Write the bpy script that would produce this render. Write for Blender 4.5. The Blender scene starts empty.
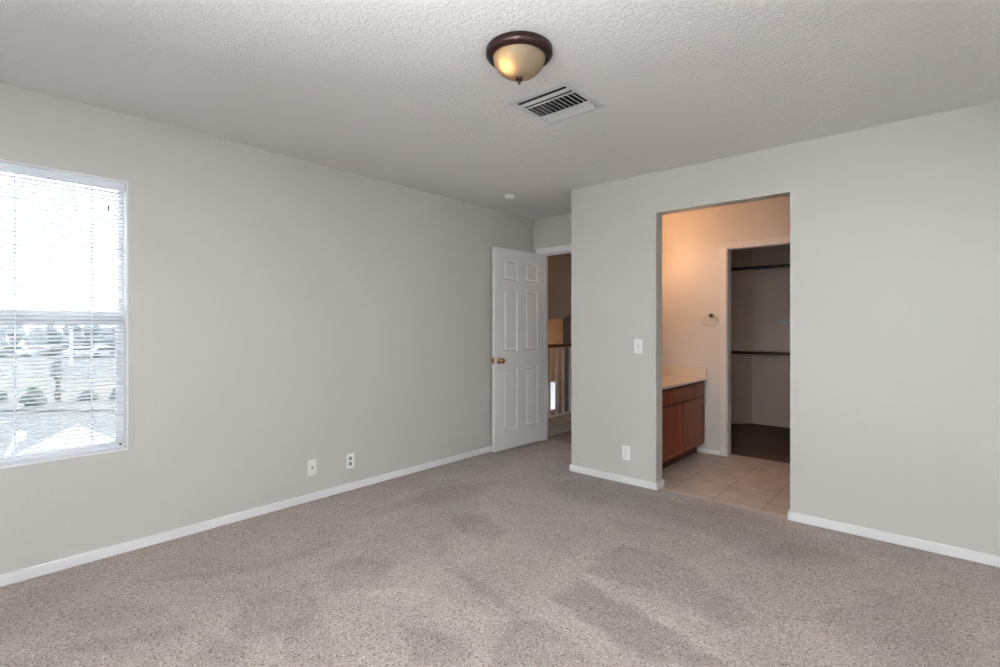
import bpy, bmesh, math, random
from mathutils import Vector, Matrix, noise
R = math.radians
sc = bpy.context.scene
COL = sc.collection
random.seed(7)

# ------------------------------------------------------------------ camera
YAW = math.atan(446/507)          # left of the +Y axis
cd = bpy.data.cameras.new('camera')
cam = bpy.data.objects.new('camera', cd); COL.objects.link(cam)
cam.location = (0, 0, 1.26)
cam.rotation_euler = (R(90), 0, YAW)
cd.sensor_width = 36; cd.lens = 36*507/1000
cd.shift_y = (333.5-325.9)/1000*-1
cd.clip_start = 0.02; cd.clip_end = 600
sc.camera = cam

# ------------------------------------------------------------------ colour management
vs = sc.view_settings
vs.view_transform = 'Standard'; vs.look = 'None'; vs.gamma = 1.0; vs.use_curve_mapping = False
vs.exposure = 0.74
cy = sc.cycles
cy.max_bounces = 14; cy.diffuse_bounces = 8; cy.glossy_bounces = 5
cy.transmission_bounces = 8; cy.transparent_max_bounces = 24
cy.use_denoising = True
cy.sample_clamp_indirect = 12

# ------------------------------------------------------------------ world: bright hazy sky, brightest towards the south-east
w = bpy.data.worlds.new('sky'); sc.world = w; w.use_nodes = True
nt = w.node_tree; nt.nodes.clear()
out = nt.nodes.new('ShaderNodeOutputWorld'); bg = nt.nodes.new('ShaderNodeBackground')
tc = nt.nodes.new('ShaderNodeTexCoord')
dot = nt.nodes.new('ShaderNodeVectorMath'); dot.operation = 'DOT_PRODUCT'
dot.inputs[1].default_value = Vector((0.62, -0.62, 0.48)).normalized()
mr = nt.nodes.new('ShaderNodeMapRange')
mr.interpolation_type = 'SMOOTHSTEP'
SKY_LOW, SKY_HIGH = 4.3, 2.2
mr.inputs['From Min'].default_value = -0.35; mr.inputs['From Max'].default_value = 0.85
mr.inputs['To Min'].default_value = SKY_LOW; mr.inputs['To Max'].default_value = SKY_HIGH
nt.links.new(tc.outputs['Generated'], dot.inputs[0]); nt.links.new(dot.outputs['Value'], mr.inputs['Value'])
nt.links.new(mr.outputs['Result'], bg.inputs['Strength'])
bg.inputs['Color'].default_value = (0.93, 0.97, 1.0, 1)
nt.links.new(bg.outputs[0], out.inputs[0])

def portal(name, loc, rot, sx, sy):
    l = bpy.data.lights.new(name, 'AREA'); l.shape = 'RECTANGLE'; l.size = sx; l.size_y = sy
    l.cycles.is_portal = True
    o = bpy.data.objects.new(name, l); COL.objects.link(o); o.location = loc; o.rotation_euler = rot
    return o
# sky portals in the window openings (they emit nothing)
WIN = dict(y0=-0.16, y1=0.756, z0=0.568, z1=2.066)
portal('sky_portal_left', (-3.60, (WIN['y0']+WIN['y1'])/2, 1.32), (0, R(-90), 0), 1.5, 0.92)
portal('sky_portal_south', (-0.55, -0.62, 1.36), (R(90), 0, 0), 2.0, 1.5)
portal('sky_portal_east', (0.95, 0.40, 1.36), (0, R(90), 0), 1.5, 1.2)

# ------------------------------------------------------------------ material helpers
def lin(r, g, b):
    f = lambda v: v/12.92 if v <= 0.04045 else ((v+0.055)/1.055)**2.4
    return (f(r/255), f(g/255), f(b/255), 1)
def mat(name, col, rough=0.6, metal=0.0, spec=0.5, **kw):
    m = bpy.data.materials.new(name); m.use_nodes = True
    p = m.node_tree.nodes['Principled BSDF']
    p.inputs['Base Color'].default_value = (*col[:3], 1); p.inputs['Roughness'].default_value = rough
    p.inputs['Metallic'].default_value = metal; p.inputs['Specular IOR Level'].default_value = spec
    for k, v in kw.items(): p.inputs[k.replace('_', ' ')].default_value = v
    return m
def N(m, t, **kw):
    n = m.node_tree.nodes.new(t)
    for k, v in kw.items():
        if k.startswith('i_'): n.inputs[k[2:].replace('_', ' ')].default_value = v
        else: setattr(n, k, v)
    return n
def L(m, a, b): m.node_tree.links.new(a, b)
def P(m): return m.node_tree.nodes['Principled BSDF']
def objcoord(m):
    return N(m, 'ShaderNodeNewGeometry').outputs['Position']
def bump(m, height, strength, dist, prev=None):
    b = N(m, 'ShaderNodeBump'); b.inputs['Strength'].default_value = strength; b.inputs['Distance'].default_value = dist
    L(m, height, b.inputs['Height'])
    if prev: L(m, prev, b.inputs['Normal'])
    L(m, b.outputs[0], P(m).inputs['Normal']); return b.outputs[0]
def ramp(m, fac, stops):
    r = N(m, 'ShaderNodeValToRGB'); L(m, fac, r.inputs[0])
    el = r.color_ramp.elements
    while len(el) < len(stops): el.new(0.5)
    for e, (p, c) in zip(el, stops): e.position = p; e.color = c
    return r.outputs[0]

WALLC = (0.586, 0.582, 0.553)
def paint(name, col, scale=55, strength=0.25, rough=0.42):
    m = mat(name, col, rough, spec=0.42)
    n = N(m, 'ShaderNodeTexNoise', i_Scale=scale, i_Detail=3.0, i_Roughness=0.55); L(m, objcoord(m), n.inputs['Vector'])
    bump(m, n.outputs['Fac'], strength, 0.004)
    return m
M = {}
M['wall'] = paint('wall_paint', WALLC)
M['wall_warm'] = paint('bathroom_paint', (0.66, 0.63, 0.60), rough=0.4)
M['wall_closet'] = paint('closet_paint', (0.70, 0.57, 0.50))
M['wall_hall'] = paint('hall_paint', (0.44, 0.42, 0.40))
M['trim'] = mat('white_trim_paint', (0.87, 0.88, 0.90), 0.35)
M['door'] = mat('white_door_paint', (0.82, 0.815, 0.825), 0.33)
# knock-down ceiling texture
m = M['ceil'] = mat('ceiling_texture', (0.88, 0.865, 0.86), 0.8, spec=0.2)
co = objcoord(m)
n1 = N(m, 'ShaderNodeTexNoise', i_Scale=60.0, i_Detail=5.0, i_Roughness=0.62, i_Distortion=0.6); L(m, co, n1.inputs['Vector'])
h = ramp(m, n1.outputs['Fac'], [(0.40, (0, 0, 0, 1)), (0.62, (1, 1, 1, 1))])
bump(m, h, 0.65, 0.005)
# carpet with speckled pile; the "pile" attribute says which way the pile lies
def carpet(name, c_lo, c_mid, c_hi, attr=True):
    m = mat(name, c_mid, 0.95, spec=0.1); P(m).inputs['Sheen Weight'].default_value = 0.15 if attr else 0.0
    co = objcoord(m)
    a = N(m, 'ShaderNodeTexVoronoi', i_Scale=190.0); L(m, co, a.inputs['Vector'])
    sx = N(m, 'ShaderNodeSeparateColor'); L(m, a.outputs['Color'], sx.inputs[0])
    a2 = N(m, 'ShaderNodeTexNoise', i_Scale=240.0, i_Detail=2.0); L(m, co, a2.inputs['Vector'])
    a3 = N(m, 'ShaderNodeMath', operation='MULTIPLY'); L(m, a2.outputs['Fac'], a3.inputs[0]); a3.inputs[1].default_value = 0.4
    am = N(m, 'ShaderNodeMath', operation='MULTIPLY_ADD'); L(m, sx.outputs[0], am.inputs[0]); am.inputs[1].default_value = 0.6; L(m, a3.outputs[0], am.inputs[2])
    c = ramp(m, am.outputs[0], [(0.20, (*c_lo, 1)), (0.34, (*c_mid, 1)), (0.68, (*c_mid, 1)), (0.80, (*c_hi, 1))])
    b = N(m, 'ShaderNodeTexNoise', i_Scale=2.2, i_Detail=5.0, i_Roughness=0.6, i_Distortion=0.4); L(m, co, b.inputs['Vector'])
    f = N(m, 'ShaderNodeMapRange'); L(m, b.outputs['Fac'], f.inputs['Value'])
    f.inputs['From Min'].default_value = 0.35; f.inputs['From Max'].default_value = 0.65
    f.inputs['To Min'].default_value = 0.90; f.inputs['To Max'].default_value = 1.05
    v = f.outputs['Result']
    if attr:
        at = N(m, 'ShaderNodeAttribute', attribute_name='pile')
        mu = N(m, 'ShaderNodeMath', operation='MULTIPLY'); L(m, v, mu.inputs[0]); L(m, at.outputs['Fac'], mu.inputs[1]); v = mu.outputs[0]
    sc_ = N(m, 'ShaderNodeVectorMath', operation='SCALE'); L(m, c, sc_.inputs[0]); L(m, v, sc_.inputs['Scale'])
    L(m, sc_.outputs[0], P(m).inputs['Base Color'])
    g = N(m, 'ShaderNodeTexNoise', i_Scale=120.0, i_Detail=4.0, i_Roughness=0.7); L(m, co, g.inputs['Vector'])
    bump(m, g.outputs['Fac'], 0.5, 0.008)
    return m
M['carpet'] = carpet('bedroom_carpet', (0.095, 0.07, 0.063), (0.32, 0.268, 0.252), (0.51, 0.45, 0.43))
M['carpet2'] = carpet('hall_carpet', (0.15, 0.12, 0.105), (0.29, 0.24, 0.22), (0.38, 0.32, 0.30), False)
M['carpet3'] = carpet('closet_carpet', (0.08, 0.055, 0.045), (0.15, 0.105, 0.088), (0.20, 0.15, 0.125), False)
# bathroom tiles
m = M['tile'] = mat('bathroom_tile', (0.42, 0.35, 0.30), 0.4)
co = objcoord(m)
mp = N(m, 'ShaderNodeMapping'); L(m, co, mp.inputs['Vector']); mp.inputs['Location'].default_value = (1.27, -3.83, 0)
br = N(m, 'ShaderNodeTexBrick', offset=0.0, squash=1.0)
br.inputs['Scale'].default_value = 1.0; br.inputs['Brick Width'].default_value = 0.322; br.inputs['Row Height'].default_value = 0.322
br.inputs['Mortar Size'].default_value = 0.0045; br.inputs['Mortar Smooth'].default_value = 0.2; br.inputs['Bias'].default_value = 0.0
br.inputs['Color1'].default_value = (0.50, 0.43, 0.39, 1); br.inputs['Color2'].default_value = (0.55, 0.47, 0.43, 1)
br.inputs['Mortar'].default_value = (0.30, 0.235, 0.20, 1)
L(m, mp.outputs[0], br.inputs['Vector'])
nn = N(m, 'ShaderNodeTexNoise', i_Scale=6.0, i_Detail=5.0); L(m, co, nn.inputs['Vector'])
mx = N(m, 'ShaderNodeMix', data_type='RGBA', blend_type='MULTIPLY'); mx.inputs['Factor'].default_value = 1.0
L(m, br.outputs['Color'], mx.inputs['A'])
L(m, ramp(m, nn.outputs['Fac'], [(0.3, (0.82, 0.80, 0.78, 1)), (0.7, (1.08, 1.06, 1.04, 1))]), mx.inputs['B'])
L(m, mx.outputs['Result'], P(m).inputs['Base Color'])
inv = N(m, 'ShaderNodeMath', operation='SUBTRACT'); inv.inputs[0].default_value = 1.0; L(m, br.outputs['Fac'], inv.inputs[1])
bump(m, inv.outputs[0], 0.5, 0.002)
# woods
def wood(name, c1, c2, scale, rough=0.38, axis='z'):
    m = mat(name, c1, rough)
    co = objcoord(m)
    mp = N(m, 'ShaderNodeMapping'); L(m, co, mp.inputs['Vector'])
    s = {'z': (14, 14, 1.2), 'y': (14, 1.2, 14), 'x': (1.2, 14, 14)}[axis]
    mp.inputs['Scale'].default_value = s
    n = N(m, 'ShaderNodeTexNoise', i_Scale=scale, i_Detail=6.0, i_Roughness=0.6, i_Distortion=0.8); L(m, mp.outputs[0], n.inputs['Vector'])
    L(m, ramp(m, n.outputs['Fac'], [(0.3, (*c1, 1)), (0.7, (*c2, 1))]), P(m).inputs['Base Color'])
    return m
M['cherry'] = wood('cherry_wood', (0.17, 0.036, 0.013), (0.26, 0.066, 0.026), 2.0)
M['cherry_h'] = wood('cherry_wood_across', (0.17, 0.036, 0.013), (0.26, 0.066, 0.026), 2.0, axis='y')
M['cherry_shade'] = mat('cherry_shaded', (0.075, 0.02, 0.011), 0.6)  # darkened cherry: shade of door gaps and toe recess put into the colour
M['darkwood'] = wood('dark_stained_wood', (0.035, 0.014, 0.010), (0.06, 0.026, 0.018), 2.0, axis='x')
M['rail'] = wood('handrail_wood', (0.10, 0.038, 0.018), (0.15, 0.06, 0.03), 2.0, axis='y')
M['counter'] = mat('cultured_marble', (0.72, 0.64, 0.54), 0.25)
M['bronze'] = mat('oil_rubbed_bronze', (0.055, 0.030, 0.027), 0.30, 0.75)
M['brass'] = mat('polished_brass', (0.62, 0.43, 0.20), 0.22, 1.0)
M['nickel'] = mat('brushed_nickel', (0.55, 0.50, 0.45), 0.3, 1.0)
M['white'] = mat('white_plastic', (0.90, 0.91, 0.92), 0.4)
M['ivory'] = mat('ivory_plastic', (0.84, 0.83, 0.78), 0.4)
M['grey'] = mat('grey_plastic', (0.30, 0.30, 0.30), 0.5)
M['dark'] = mat('dark_slot', (0.02, 0.02, 0.022), 0.8)
M['black'] = mat('black_rubber', (0.01, 0.01, 0.01), 0.7)
M['ventw'] = mat('vent_white_metal', (0.66, 0.68, 0.69), 0.4)
M['vinyl'] = mat('window_vinyl', (0.80, 0.81, 0.83), 0.35)
# blind slats: thin white plastic that lets some light through
m = M['slat'] = mat('blind_slat', (0.92, 0.93, 0.95), 0.4)
tr = N(m, 'ShaderNodeBsdfTranslucent'); tr.inputs['Color'].default_value = (0.93, 0.95, 0.98, 1)
ms = N(m, 'ShaderNodeMixShader'); ms.inputs[0].default_value = 0.65
L(m, P(m).outputs[0], ms.inputs[1]); L(m, tr.outputs[0], ms.inputs[2]); L(m, ms.outputs[0], m.node_tree.nodes['Material Output'].inputs['Surface'])
# window glass: clear with a Fresnel reflection
def glass(name, tint=(1, 1, 1)):
    m = bpy.data.materials.new(name); m.use_nodes = True; m.node_tree.nodes.remove(P(m))
    t = N(m, 'ShaderNodeBsdfTransparent'); t.inputs[0].default_value = (*tint, 1)
    g = N(m, 'ShaderNodeBsdfGlossy'); g.inputs['Roughness'].default_value = 0.02
    fr = N(m, 'ShaderNodeFresnel'); fr.inputs['IOR'].default_value = 1.45
    x = N(m, 'ShaderNodeMixShader'); L(m, fr.outputs[0], x.inputs[0]); L(m, t.outputs[0], x.inputs[1]); L(m, g.outputs[0], x.inputs[2])
    L(m, x.outputs[0], m.node_tree.nodes['Material Output'].inputs['Surface']); return m
M['glass'] = glass('clear_glass', (0.97, 0.985, 0.98))
# insect screen: fine mesh, half open
m = M['screen'] = mat('insect_screen_mesh', (0.35, 0.36, 0.38), 0.6)
t = N(m, 'ShaderNodeBsdfTransparent'); x = N(m, 'ShaderNodeMixShader'); x.inputs[0].default_value = 0.70
L(m, P(m).outputs[0], x.inputs[1]); L(m, t.outputs[0], x.inputs[2]); L(m, x.outputs[0], m.node_tree.nodes['Material Output'].inputs['Surface'])
# frosted amber glass of the ceiling light
m = M['amber'] = mat('frosted_amber_glass', (0.44, 0.38, 0.27), 0.78, spec=0.6)
P(m).inputs['Transmission Weight'].default_value = 0.6
P(m).inputs['IOR'].default_value = 1.45
P(m).inputs['Coat Weight'].default_value = 0.3; P(m).inputs['Coat Roughness'].default_value = 0.3
def emit(name, col, s):
    m = bpy.data.materials.new(name); m.use_nodes = True; m.node_tree.nodes.remove(P(m))
    e = N(m, 'ShaderNodeEmission'); e.inputs[0].default_value = (*col, 1); e.inputs[1].default_value = s
    L(m, e.outputs[0], m.node_tree.nodes['Material Output'].inputs['Surface']); return m
M['bulb_on'] = emit('lit_bulb', (1.0, 0.55, 0.24), 16)
M['bulb_vanity'] = emit('lit_vanity_globe', (1.0, 0.52, 0.25), 26)
M['bulb_hall'] = emit('lit_hall_bulb', (1.0, 0.60, 0.36), 14)
M['bulb_stair'] = emit('lit_stair_bulb', (1.0, 0.50, 0.24), 40)

# ------------------------------------------------------------------ mesh helpers
def box(bm, x0, x1, y0, y1, z0, z1):
    vs_ = [bm.verts.new(p) for p in ((x0,y0,z0),(x1,y0,z0),(x1,y1,z0),(x0,y1,z0),(x0,y0,z1),(x1,y0,z1),(x1,y1,z1),(x0,y1,z1))]
    for f in ((0,3,2,1),(4,5,6,7),(0,1,5,4),(1,2,6,5),(2,3,7,6),(3,0,4,7)): bm.faces.new([vs_[i] for i in f])
    return vs_
def bxs(*boxes):
    bm = bmesh.new()
    for b in boxes: box(bm, *b)
    return bm
def tube(bm, pts, r, seg=12, cap=True, close=False):
    rings = []; n = len(pts); pts = [Vector(p) for p in pts]
    for i, p in enumerate(pts):
        rr = r[i] if isinstance(r, (list, tuple)) else r
        if close: d = pts[(i+1) % n]-pts[i-1]
        else: d = pts[min(i+1, n-1)]-pts[max(i-1, 0)]
        d.normalize(); up = Vector((0, 0, 1)) if abs(d.z) < 0.9 else Vector((1, 0, 0))
        a = d.cross(up).normalized(); b = a.cross(d)
        rings.append([bm.verts.new(p+(a*math.cos(t)+b*math.sin(t))*rr) for t in [2*math.pi*k/seg for k in range(seg)]])
    rng = range(n) if close else range(n-1)
    for i in rng:
        A, B = rings[i], rings[(i+1) % n]
        for k in range(seg): bm.faces.new((A[k], A[(k+1) % seg], B[(k+1) % seg], B[k]))
    if cap and not close: bm.faces.new(rings[0][::-1]); bm.faces.new(rings[-1])
def lathe(bm, prof, seg=48, mtx=None, caps=True):
    rings = []
    for r, z in prof:
        if r < 1e-6: rings.append([bm.verts.new((0, 0, z))])
        else: rings.append([bm.verts.new((r*math.cos(t), r*math.sin(t), z)) for t in [2*math.pi*k/seg for k in range(seg)]])
    vs_ = [v for rg in rings for v in rg]
    for A, B in zip(rings, rings[1:]):
        for k in range(seg):
            q = []
            for v in (A[k % len(A)], A[(k+1) % len(A)], B[(k+1) % len(B)], B[k % len(B)]):
                if v not in q: q.append(v)
            if len(q) > 2: bm.faces.new(q)
    if caps:
        for rg in (rings[0], rings[-1]):
            if len(rg) > 2: bm.faces.new(rg)
    if mtx is not None:
        for v in vs_: v.co = mtx @ v.co
def obj(name, bm, m, parent=None, smooth=False, bevel=0, loc=None, seg=2):
    bmesh.ops.recalc_face_normals(bm, faces=bm.faces[:])
    me = bpy.data.meshes.new(name); bm.to_mesh(me); bm.free()
    o = bpy.data.objects.new(name, me); COL.objects.link(o)
    me.materials.append(M[m] if isinstance(m, str) else m)
    if smooth: me.polygons.foreach_set('use_smooth', [True]*len(me.polygons))
    if bevel:
        b = o.modifiers.new('bevel', 'BEVEL'); b.width = bevel; b.segments = seg; b.limit_method = 'ANGLE'; b.angle_limit = R(40)
    if parent is not None: o.parent = parent
    if loc: o.location = loc
    return o
def struct(name, bm, m, parent=None, **kw):
    o = obj(name, bm, m, parent, **kw)
    if parent is None: o['kind'] = 'structure'
    return o
def thing(name, label, cat, loc=(0, 0, 0), rot=(0, 0, 0), group=None):
    o = bpy.data.objects.new(name, None); COL.objects.link(o); o.empty_display_size = 0.1
    o.location = loc; o.rotation_euler = rot; o['label'] = label; o['category'] = cat
    if group: o['group'] = group
    return o
def tag(o, label, cat, group=None, kind=None):
    o['label'] = label; o['category'] = cat
    if group: o['group'] = group
    if kind: o['kind'] = kind
    return o
def prism(bm, pts, axis, a, b):
    """extrude a 2-D outline between a and b along an axis (x: pts are (y,z), y: (x,z), z: (x,y))"""
    f = {'x': lambda p, v: (v, p[0], p[1]), 'y': lambda p, v: (p[0], v, p[1]), 'z': lambda p, v: (p[0], p[1], v)}[axis]
    A = [bm.verts.new(f(p, a)) for p in pts]; B = [bm.verts.new(f(p, b)) for p in pts]
    bm.faces.new(A); bm.faces.new(B[::-1]); n = len(pts)
    for i in range(n): bm.faces.new((A[i], B[i], B[(i+1) % n], A[(i+1) % n]))

# ------------------------------------------------------------------ dimensions
H = 2.44
XL = -3.435; XLo = -3.585          # left wall, inner and outer faces
YB = 3.717; YBo = 3.827            # wall with the bathroom opening
XC = -2.444; XCi = -2.33           # partition between alcove / hall and bathroom
YE = 4.47; YEo = 4.58              # end wall of the alcove (hall door)
YF = 5.12; YFo = 5.23              # far bathroom wall with the closet doorway
XR = 0.80; YS = -0.47              # walls behind the camera
OX0, OX1, OZ = -1.672, -0.760, 2.13
CX0, CX1, CZ = -1.600, -0.80, 2.02
DX0, DX1, DZ = -3.322, -2.544, 2.045

# ------------------------------------------------------------------ shell
struct('wall_left', bxs((XLo, XL, YS-0.15, WIN['y0'], 0, H), (XLo, XL, WIN['y1'], YE, 0, H),
                        (XLo, XL, WIN['y0'], WIN['y1'], 0, WIN['z0']), (XLo, XL, WIN['y0'], WIN['y1'], WIN['z1'], H)), 'wall')
struct('wall_back', bxs((XC, OX0, YB, YBo, 0, H), (OX1, XR, YB, YBo, 0, H), (OX0, OX1, YB, YBo, OZ, H)), 'wall')
struct('wall_alcove', bxs((XC, XCi, YBo, 8.2, 0, H)), 'wall')
struct('wall_end', bxs((XLo, DX0-0.018, YE, YEo, 0, H), (DX1+0.018, XC, YE, YEo, 0, H), (DX0-0.018, DX1+0.018, YE, YEo, DZ+0.018, H)), 'wall')
SW = (-1.55, 0.45, 0.60, 2.12)    # south window x0 x1 z0 z1
EW = (-0.20, 1.00, 0.60, 2.12)      # east window y0 y1 z0 z1
struct('wall_south', bxs((XL, SW[0], YS-0.12, YS, 0, H), (SW[1], XR+0.12, YS-0.12, YS, 0, H), (SW[0], SW[1], YS-0.12, YS, 0, SW[2]), (SW[0], SW[1], YS-0.12, YS, SW[3], H)), 'wall')
struct('wall_right', bxs((XR, XR+0.12, YS, EW[0], 0, H), (XR, XR+0.12, EW[1], 7.2, 0, H), (XR, XR+0.12, EW[0], EW[1], 0, EW[2]), (XR, XR+0.12, EW[0], EW[1], EW[3], H)), 'wall')
struct('wall_bathroom', bxs((XCi, CX0, YF, YFo, 0, H), (CX1, XR, YF, YFo, 0, H), (CX0, CX1, YF, YFo, CZ, H)), 'wall_warm')
# thin inner skins so the bathroom side has its own paint
struct('wall_bathroom_side', bxs((XCi, XCi+0.004, YBo, YF, 0, H)), 'wall_warm')
bm = bmesh.new(); prism(bm, [(-2.20, YFo), (-2.20, 6.683), (-1.873, 7.03), (XR, 7.03), (XR, 7.15), (-1.95, 7.15), (-2.325, 6.75), (-2.325, YFo)], 'z', 0, H)
struct('wall_closet', bm, 'wall_closet')
HX0, HX1, HY0, HY1 = -1.710, -1.406, 2.080, 2.388   # duct opening of the air vent
struct('ceiling', bxs((XLo, HX0, YS-0.12, YBo, H, H+0.12), (HX1, XR+0.12, YS-0.12, YBo, H, H+0.12), (HX0, HX1, YS-0.12, HY0, H, H+0.12), (HX0, HX1, HY1, YBo, H, H+0.12), (XLo, XR+0.12, YBo, 8.2, H, H+0.12)), 'ceil')
struct('floor_bathroom', bxs((XCi, XR, YB+0.028, YFo, -0.05, 0.002)), 'tile')
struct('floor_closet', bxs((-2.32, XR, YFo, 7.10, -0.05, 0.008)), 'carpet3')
struct('floor_hall', bxs((-3.41, XC, YEo, 8.2, -0.3, 0.0)), 'carpet2')

# carpet of the bedroom: a fine grid that stores how the vacuumed pile lies
CT, SN = math.cos(YAW), math.sin(YAW)
def unproj(px, py, z=0.0):
    r = (px-500)/507; D = (r*CT-SN, r*SN+CT, -(py-325.9)/507); t = (z-1.26)/D[2]
    return Vector((D[0]*t, D[1]*t))
# vacuum strokes on the carpet: outline in metres, soft edge, brightness of the pile
STROKES = []
def stroke(pix, v, soft=0.05):
    STROKES.append(([unproj(*p) for p in pix], v, soft))
for pix_, v_, soft_ in (
    ([(545,482),(600,478),(668,500),(750,512),(800,530),(840,560),(760,560),(700,530),(620,508),(560,498)], 0.83, 0.10),
    ([(552,600),(580,580),(640,612),(720,660),(730,667),(660,667),(604,634),(576,614)], 0.80, 0.02),
    ([(588,572),(600,555),(620,545),(668,552),(700,575),(760,620),(730,630),(660,592),(625,585)], 0.86, 0.02),
    ([(586,577),(592,573),(700,638),(694,642)], 1.10, 0.015),
    ([(488,650),(516,618),(540,620),(576,644),(600,667),(492,667)], 0.83, 0.02),
    ([(546,646),(556,640),(566,646),(562,656),(550,656)], 1.12, 0.015),
    ([(450,570),(458,568),(484,584),(524,612),(518,616),(474,590)], 0.85, 0.02),
    ([(448,516),(480,514),(505,530),(498,540),(460,534)], 0.86, 0.04),
    ([(424,536),(440,532),(450,550),(440,558),(430,552)], 0.89, 0.02),
    ([(318,566),(360,556),(394,558),(394,588),(362,590),(332,588)], 0.90, 0.03),
    ([(398,632),(430,622),(470,652),(462,667),(416,662)], 0.85, 0.02),
    ([(288,616),(324,618),(334,667),(288,667)], 0.88, 0.02),
    ([(700,560),(830,540),(900,580),(880,640),(760,610)], 0.92, 0.08),
    ([(140,582),(200,572),(256,566),(330,541),(334,546),(258,572),(200,578)], 0.89, 0.015),
    ([(256,596),(312,582),(322,610),(300,628),(270,642),(222,632)], 0.87, 0.02),
    ([(56,622),(60,612),(104,606),(150,600),(160,614),(120,626),(70,632)], 0.90, 0.03),
    ([(60,652),(90,640),(190,622),(196,630),(100,652)], 0.91, 0.02),
    ([(190,660),(210,636),(240,640),(250,667),(190,667)], 0.86, 0.02),
    ([(330,580),(350,570),(420,590),(470,610),(500,616),(480,640),(440,620),(380,600)], 1.07, 0.04),
    ([(350,518),(380,506),(430,494),(434,498),(384,516)], 0.90, 0.02),
    ([(250,508),(330,490),(400,471),(404,476),(334,497),(254,514)], 0.88, 0.02),
    ([(400,500),(440,486),(500,482),(480,496),(430,506)], 0.90, 0.04),
    ([(820,610),(900,590),(960,620),(940,667),(860,667)], 0.93, 0.05),
    ([(610,520),(680,530),(720,550),(690,560),(630,540)], 0.91, 0.04)):
    stroke(pix_, 1+(v_-1)*1.25, soft_)
def sdist(p, poly):
    ins = False; dm = 1e9; n = len(poly)
    for i in range(n):
        a, b = poly[i], poly[(i+1) % n]
        if (a.y > p.y) != (b.y > p.y) and p.x < (b.x-a.x)*(p.y-a.y)/(b.y-a.y)+a.x: ins = not ins
        ab = b-a; t = max(0, min(1, (p-a).dot(ab)/ab.length_squared)); dm = min(dm, (a+ab*t-p).length)
    return dm if ins else -dm
bm = bmesh.new()
def carpet_patch(x0, x1, y0, y1, st=0.024):
    nx = round((x1-x0)/st); ny = round((y1-y0)/st)
    g = [[bm.verts.new((x0+(x1-x0)*i/nx, y0+(y1-y0)*j/ny, 0)) for j in range(ny+1)] for i in range(nx+1)]
    for i in range(nx):
        for j in range(ny): bm.faces.new((g[i][j], g[i+1][j], g[i+1][j+1], g[i][j+1]))
carpet_patch(XL, XR, YS, YB); carpet_patch(XL, XC, YB, YEo); carpet_patch(OX0, OX1, YB, YB+0.028, 0.014)
fl = struct('floor', bm, 'carpet')
at = fl.data.attributes.new('pile', 'FLOAT', 'POINT')
vals = []
for v in fl.data.vertices:
    p = Vector((v.co.x, v.co.y)); k = 1.0
    q = p + Vector((noise.noise(Vector((p.x*9, p.y*9, 0))), noise.noise(Vector((p.x*9, p.y*9, 9)))))*0.03
    for poly, val, soft in STROKES:
        if q.x < min(c_.x for c_ in poly)-soft or q.x > max(c_.x for c_ in poly)+soft or q.y < min(c_.y for c_ in poly)-soft or q.y > max(c_.y for c_ in poly)+soft: continue
        d = sdist(q, poly)
        t = max(0, min(1, d/(2*soft)+0.5)); k *= 1+(val-1)*t*t*(3-2*t)
    # regular strokes of the vacuum cleaner
    s = math.sin((q.x*0.92+q.y*0.40)*2*math.pi/0.62+noise.noise(Vector((q.x, q.y, 3)))*4)
    k *= 1+0.035*max(-1, min(1, 3*s))*min(1, max(0, 0.5+2*noise.noise(Vector((q.x*0.8, q.y*0.8, 5)))))
    vals.append(k)
at.data.foreach_set('value', vals)
struct('floor_slab', bxs((XLo, XR+0.12, YS-0.12, YEo, -0.30, -0.06)), 'grey')

# ------------------------------------------------------------------ baseboards and trims
BH, BT = 0.056, 0.013
def bb(name, *boxes): return struct(name, bxs(*boxes), 'trim', bevel=0.004)
bb('baseboard_left', (XL, XL+BT, YS, YE, 0, BH))
bb('baseboard_back', (XC-BT, OX0, YB-BT, YB, 0, BH), (OX0, OX0+BT, YB-BT, YBo+0.013, 0, BH))
bb('baseboard_back', (OX1, XR, YB-BT, YB, 0, BH), (OX1-BT, OX1, YB-BT, YBo, 0, BH))
bb('baseboard_alcove', (XC-BT, XC, YB, YE, 0, BH))
bb('baseboard_south', (XL+BT, XR, YS, YS+BT, 0, BH))
bb('baseboard_right', (XR-BT, XR, YS+BT, YB-BT, 0, BH))
bb('baseboard_bathroom', (-1.868, CX0-0.050, YF-BT, YF, 0.002, 0.048))
struct('baseboard_closet', bxs((-1.86, XR, 7.018, 7.03, 0.008, 0.05)), 'wall_closet')
CW = 0.060
def casing(name, x0, x1, zt, yf, side, mats='trim', sides=(1, 1)):
    """door casing on the face y=yf, standing out towards side"""
    y0, y1 = sorted((yf, yf+0.016*side)); b = []
    if sides[0]: b.append((x0-CW-0.006, x0-0.006, y0, y1, 0, zt+0.006))
    if sides[1]: b.append((x1+0.006, x1+CW+0.006, y0, y1, 0, zt+0.006))
    b.append((x0-CW-0.006, x1+CW+0.006 if sides[1] else x1+0.04, y0, y1, zt+0.006, zt+CW+0.006))
    return struct(name, bxs(*b), mats, bevel=0.004)
c = casing('trim_1', DX0, DX1, DZ, YE, -1, sides=(1, 0))
j = struct('trim_2', bxs((DX0-0.018, DX0, YE, YEo, 0, DZ), (DX1, DX1+0.018, YE, YEo, 0, DZ), (DX0-0.018, DX1+0.018, YE, YEo, DZ, DZ+0.018),
                         (DX0, DX0+0.012, YE+0.045, YE+0.08, 0, DZ), (DX1-0.012, DX1, YE+0.045, YE+0.08, 0, DZ), (DX0+0.012, DX1-0.012, YE+0.045, YE+0.08, DZ-0.012, DZ)), 'trim')
M['trimw'] = mat('bathroom_trim_paint', (0.72, 0.69, 0.66), 0.35)
casing('trim_3', CX0+0.018, CX1-0.018, CZ-0.018, YF, -1, 'trimw')
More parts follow.
